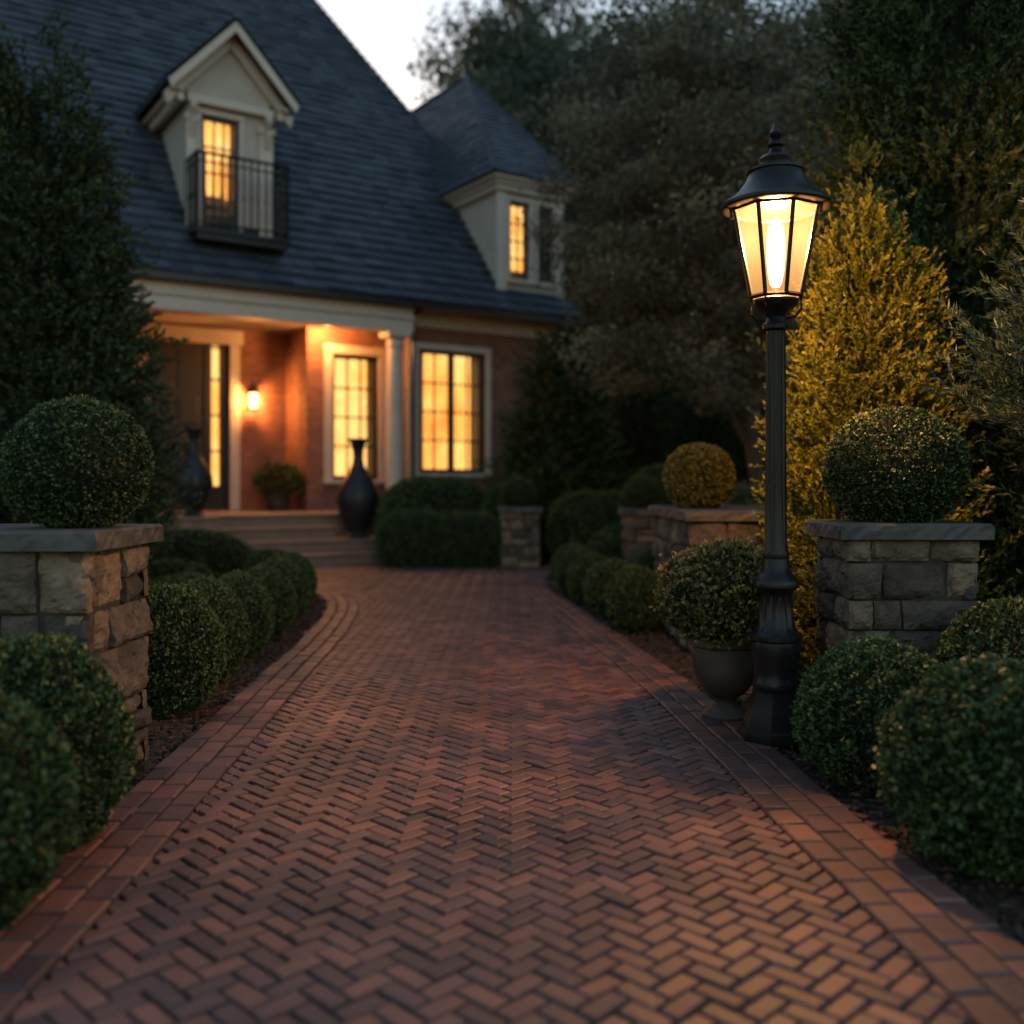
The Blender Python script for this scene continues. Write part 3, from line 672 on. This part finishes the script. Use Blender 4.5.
for sgn in (-1,1):
    e0=1.06; kk=math.hypot(1,sl_)
    tiles((sc_+sgn*e0,.42,ap-sl_*e0),(0,1,0),(-sgn,0,sl_),lambda v:(0,3.6),e0*kk,tw=.24,ex=.17)
    RB.add([(sc_+sgn*e0,.42,ap-sl_*e0-.01),(sc_,.42,ap-.01),(sc_,4.0,ap-.01),(sc_+sgn*e0,4.0,ap-sl_*e0-.01),
            (sc_+sgn*e0,.42,ap-sl_*e0-.07),(sc_,.42,ap-.07),(sc_,4.0,ap-.07),(sc_+sgn*e0,4.0,ap-sl_*e0-.07)],[(0,1,2,3),(7,6,5,4),(0,3,7,4)])
    A0=(sc_+sgn*e0,ap-sl_*e0-.075);A1=(sc_,ap-.075)
    def barge(w0,w1,dz0,dz1):
        tr.add([(A0[0],w0,A0[1]-dz0),(A1[0],w0,A1[1]-dz0),(A1[0],w0,A1[1]-dz1),(A0[0]-sgn*.05,w0,A0[1]-dz1+.04),
                (A0[0],w1,A0[1]-dz0),(A1[0],w1,A1[1]-dz0),(A1[0],w1,A1[1]-dz1),(A0[0]-sgn*.05,w1,A0[1]-dz1+.04)],
               [(0,1,2,3),(7,6,5,4),(0,4,5,1),(3,2,6,7),(0,3,7,4),(1,5,6,2)])
    barge(.44,.48,0,.17)
    barge(.70,.799,.12,.34)
    xo=sc_+sgn*.76
    tr.box(min(xo,xo+sgn*.19),max(xo,xo+sgn*.19),.60,3.2,7.40,7.46); tr.box(min(xo,xo+sgn*.10)-0,max(xo,xo+sgn*.10),.66,3.2,7.26,7.399); 
    xa,xb=(d0-.03,d0+.13) if sgn<0 else (d1-.20,d1+.03)
    tr.box(xa,xb,.72,.799,5.0,7.0); tr.box(xa-.03,xb+.03,.69,.799,7.001,7.10)
    tr.tube([((xa+xb)/2,.68,6.75),((xa+xb)/2,.60,6.95),((xa+xb)/2,.56,7.15),((xa+xb)/2,.64,7.27)],[.03,.05,.065,.05],8)
tr.box(d0-.02,d1+.02,.66,.799,7.28,7.40)
caps((sc_,.40,ap+.005),(sc_,3.6,ap+.005),.055)
bc=MB(); bA,bB=.60,2.05
bc.box(bA,bB,.16,.799,5.0,5.10); bc.box(bA-.04,bB+.04,.12,.799,5.101,5.14)
for (xa,ya,xb,yb) in ((bA,.17,bB,.17),(bA,.17,bA,.79),(bB,.17,bB,.79)):
    for z_ in (5.26,6.20,6.34): bc.tube([(xa,ya,z_),(xb,yb,z_)],.016 if z_<6.3 else .026,8)
    L_=math.hypot(xb-xa,yb-ya); nb_=int(L_/.12)
    for i in range(nb_+1):
        t_=i/nb_; x_=xa+(xb-xa)*t_; y_=ya+(yb-ya)*t_; rr_=.026 if i in(0,nb_) else .015
        bc.tube([(x_,y_,5.14),(x_,y_,6.36)],rr_,8)
        if 0<i<nb_: bc.lathe([(.009,5.68),(.028,5.72),(.009,5.76)],x_,y_,8)
bc.build('balcony',[M_iron],H)
DW2=[(6.48,6.93,5.08,6.55),(7.13,7.50,5.08,6.55)]
wall(SM,6.25,7.68,.36,.44,4.45,6.93,DW2)
SM.box(6.25,6.35,.441,3.6,4.45,6.93); SM.box(7.58,7.68,.441,4.5,4.40,6.93)
window(*[DW2[0][0],DW2[0][1],.36,5.08,6.55],nx=2,nz=4,leaves=1,sur=.07,depth=.3,er=.12,cur=False)
window(*[DW2[1][0],DW2[1][1],.36,5.08,6.55],nx=2,nz=4,leaves=1,sur=.05,glow=False,depth=.02,er=.05)
for (q0,q1,z_a,z_b) in ((.10,.06,6.70,6.80),(.16,.12,6.801,6.88),(.24,.2,6.881,6.945)):
    tr.box(6.25-q0,7.68+q0,.36-q0,.359,z_a,z_b); tr.box(6.25-q0,6.249,.3591,3.4,z_a,z_b); tr.box(7.681,7.68+q0,.3591,4.4,z_a,z_b)
tr.box(6.18,6.40,.33,.3595,4.5,6.699); tr.box(7.55,7.72,.33,.3595,4.5,6.699)
e0s,e1s,ew,ez,aw,az=5.95,7.98,.06,6.96,2.75,9.78; am=(e0s+e1s)/2; hw_=(e1s-e0s)/2
vl=math.hypot(hw_,az-ez)
tiles((e0s,ew,ez),(0,1,0),(hw_,0,az-ez),lambda v:((aw-ew)*v/vl,6),vl,tw=.24,ex=.18)
tiles((e1s,ew,ez),(0,1,0),(-hw_,0,az-ez),lambda v:((aw-ew)*v/vl,6),vl,tw=.24,ex=.18)
vf=math.hypot(aw-ew,az-ez)
tiles((e0s,ew,ez),(1,0,0),(0,aw-ew,az-ez),lambda v:(hw_*v/vf,2*hw_-hw_*v/vf),vf,tw=.24,ex=.18)
RB.poly([(e0s,ew,ez),(e1s,ew,ez),(am,aw,az-.01)]); RB.poly([(e0s,ew,ez),(am,aw,az-.01),(am,6,az-.01),(e0s,6,ez)]); RB.poly([(e1s,ew,ez),(am,aw,az-.01),(am,6,az-.01),(e1s,6,ez)])
RB.poly([(e0s,ew,ez-.005),(e1s,ew,ez-.005),(e1s,6,ez-.005),(e0s,6,ez-.005)])
caps((e0s,ew,ez),(am,aw,az),.05,.2); caps((e1s,ew,ez),(am,aw,az),.05,.2); caps((am,aw,az),(am,6,az),.055)
RT.build('roof_slates',[M_slate],H,fixn=False); RB.build('roof_deck',[M_slate],H)
SM.build('dormer_walls',[M_stucco],H)
tr.build('trim_and_columns',[M_trim],H,bevel=.006)
FR.build('window_frames',[M_black],H); GL.build('window_glass',[M_glass],H); GW.build('lit_rooms',[M_glow],H); GD.build('unlit_room',[M_glowdim],H); CU.build('curtains',[M_curtain],H,fixn=False)

def HW(s,w,z): return (-5.24+.832*s-.555*w,14.9+.555*s+.832*w,z)
scn=empty('wall_sconce',HW(2.14,2.2,0),math.atan2(.555,.832))
q=MB(); q.box(-.05,.05,-.03,-.001,2.55,2.95); q.tube([(0,-.03,2.9),(0,-.12,3.0),(0,-.16,2.96)],.012,8)
q.lathe([(.04,2.52),(.075,2.54),(.075,2.555)],0,-.16,6); q.lathe([(.125,2.83),(.13,2.85),(.08,2.94),(.03,2.98),(.02,3.02),(.006,3.06)],0,-.16,6)
for kk in range(6):
    a0=math.pi/3*kk; q.tube([(.07*math.cos(a0),-.16+.07*math.sin(a0),2.55),(.102*math.cos(a0),-.16+.102*math.sin(a0),2.845)],.008,5)
q.build('sconce_frame',[M_iron],scn)
q=MB(); q.lathe([(.064,2.556),(.094,2.84)],0,-.16,12); q.build('sconce_glass',[M_bulb2],scn)
plight('sconce_light',(0,-.17,2.70),210,(1,.37,.09),.04,scn)
plight('porch_light',(*HW(3.0,.8,0)[:2],3.88),120,(1,.41,.12),.08)
def urn(s,w,z,h,name='decorative_urn'):
    e=empty(name,HW(s,w,z)); u=MB(); k_=h
    u.lathe([(a_*k_,b_*k_) for a_,b_ in ((.11,0),(.12,.02),(.10,.04),(.09,.06),(.13,.12),(.19,.24),(.215,.36),(.205,.46),(.165,.56),(.105,.65),(.062,.73),(.05,.80),(.055,.88),(.075,.95),(.10,.985),(.10,1.0),(.075,.995),(.05,.9))],seg=36)
    u.build('urn_body',[M_urn],e,smooth=True)
urn(2.78,-.93,.375,1.55); urn(.26,-.82,.757,1.25)
pp=empty('potted_plant',HW(2.36,1.45,.75))
p=MB(); p.lathe([(.14,0),(.15,.02),(.19,.16),(.215,.30),(.235,.31),(.235,.35),(.2,.35),(.19,.3)],seg=28); p.build('pot',[M_pot],pp,smooth=True)
put('foliage',shrub('porch_shrub',.40,.40,.28,3500,M_gold,ll=.07,lw=.035,seed=61,bump=.1,tips=.15),(0,0,.54),parent=pp)

# ---------------------------------------------------------------- world, sun, camera
w=bpy.data.worlds.new('World'); sc.world=w; w.use_nodes=True; nt=w.node_tree; nt.nodes.clear()
out=N(nt,'ShaderNodeOutputWorld'); bg=N(nt,'ShaderNodeBackground'); sky=N(nt,'ShaderNodeTexSky'); sky.sky_type='NISHITA'; sky.sun_disc=False
sky.sun_elevation=math.radians(2.0); sky.sun_rotation=math.radians(-25); sky.altitude=0; sky.air_density=1.0; sky.dust_density=1.5; sky.ozone_density=1.5
bg.inputs['Strength'].default_value=.86
L(nt,sky.outputs[0],bg.inputs[0]); L(nt,bg.outputs[0],out.inputs[0])
sd=bpy.data.lights.new('sun','SUN'); sd.energy=.05; sd.angle=math.radians(10); sd.color=(1,.8,.65)
so=bpy.data.objects.new('sun',sd); COL.objects.link(so)
az_=math.radians(-25); el=math.radians(2.0); dv=Vector((math.sin(az_)*math.cos(el),math.cos(az_)*math.cos(el),math.sin(el)))
so.rotation_euler=dv.to_track_quat('Z','Y').to_euler()
cd=bpy.data.cameras.new('camera'); co=bpy.data.objects.new('camera',cd); COL.objects.link(co)
co.location=(0,0,1.2); co.rotation_euler=(math.radians(90),0,0); cd.lens=35.16; cd.sensor_width=36; cd.shift_y=-27/1024
cd.clip_end=1500; cd.dof.use_dof=True; cd.dof.focus_distance=4.65; cd.dof.aperture_fstop=.95
sc.camera=co
sc.view_settings.view_transform='Standard'; sc.view_settings.look='None'; sc.view_settings.exposure=0
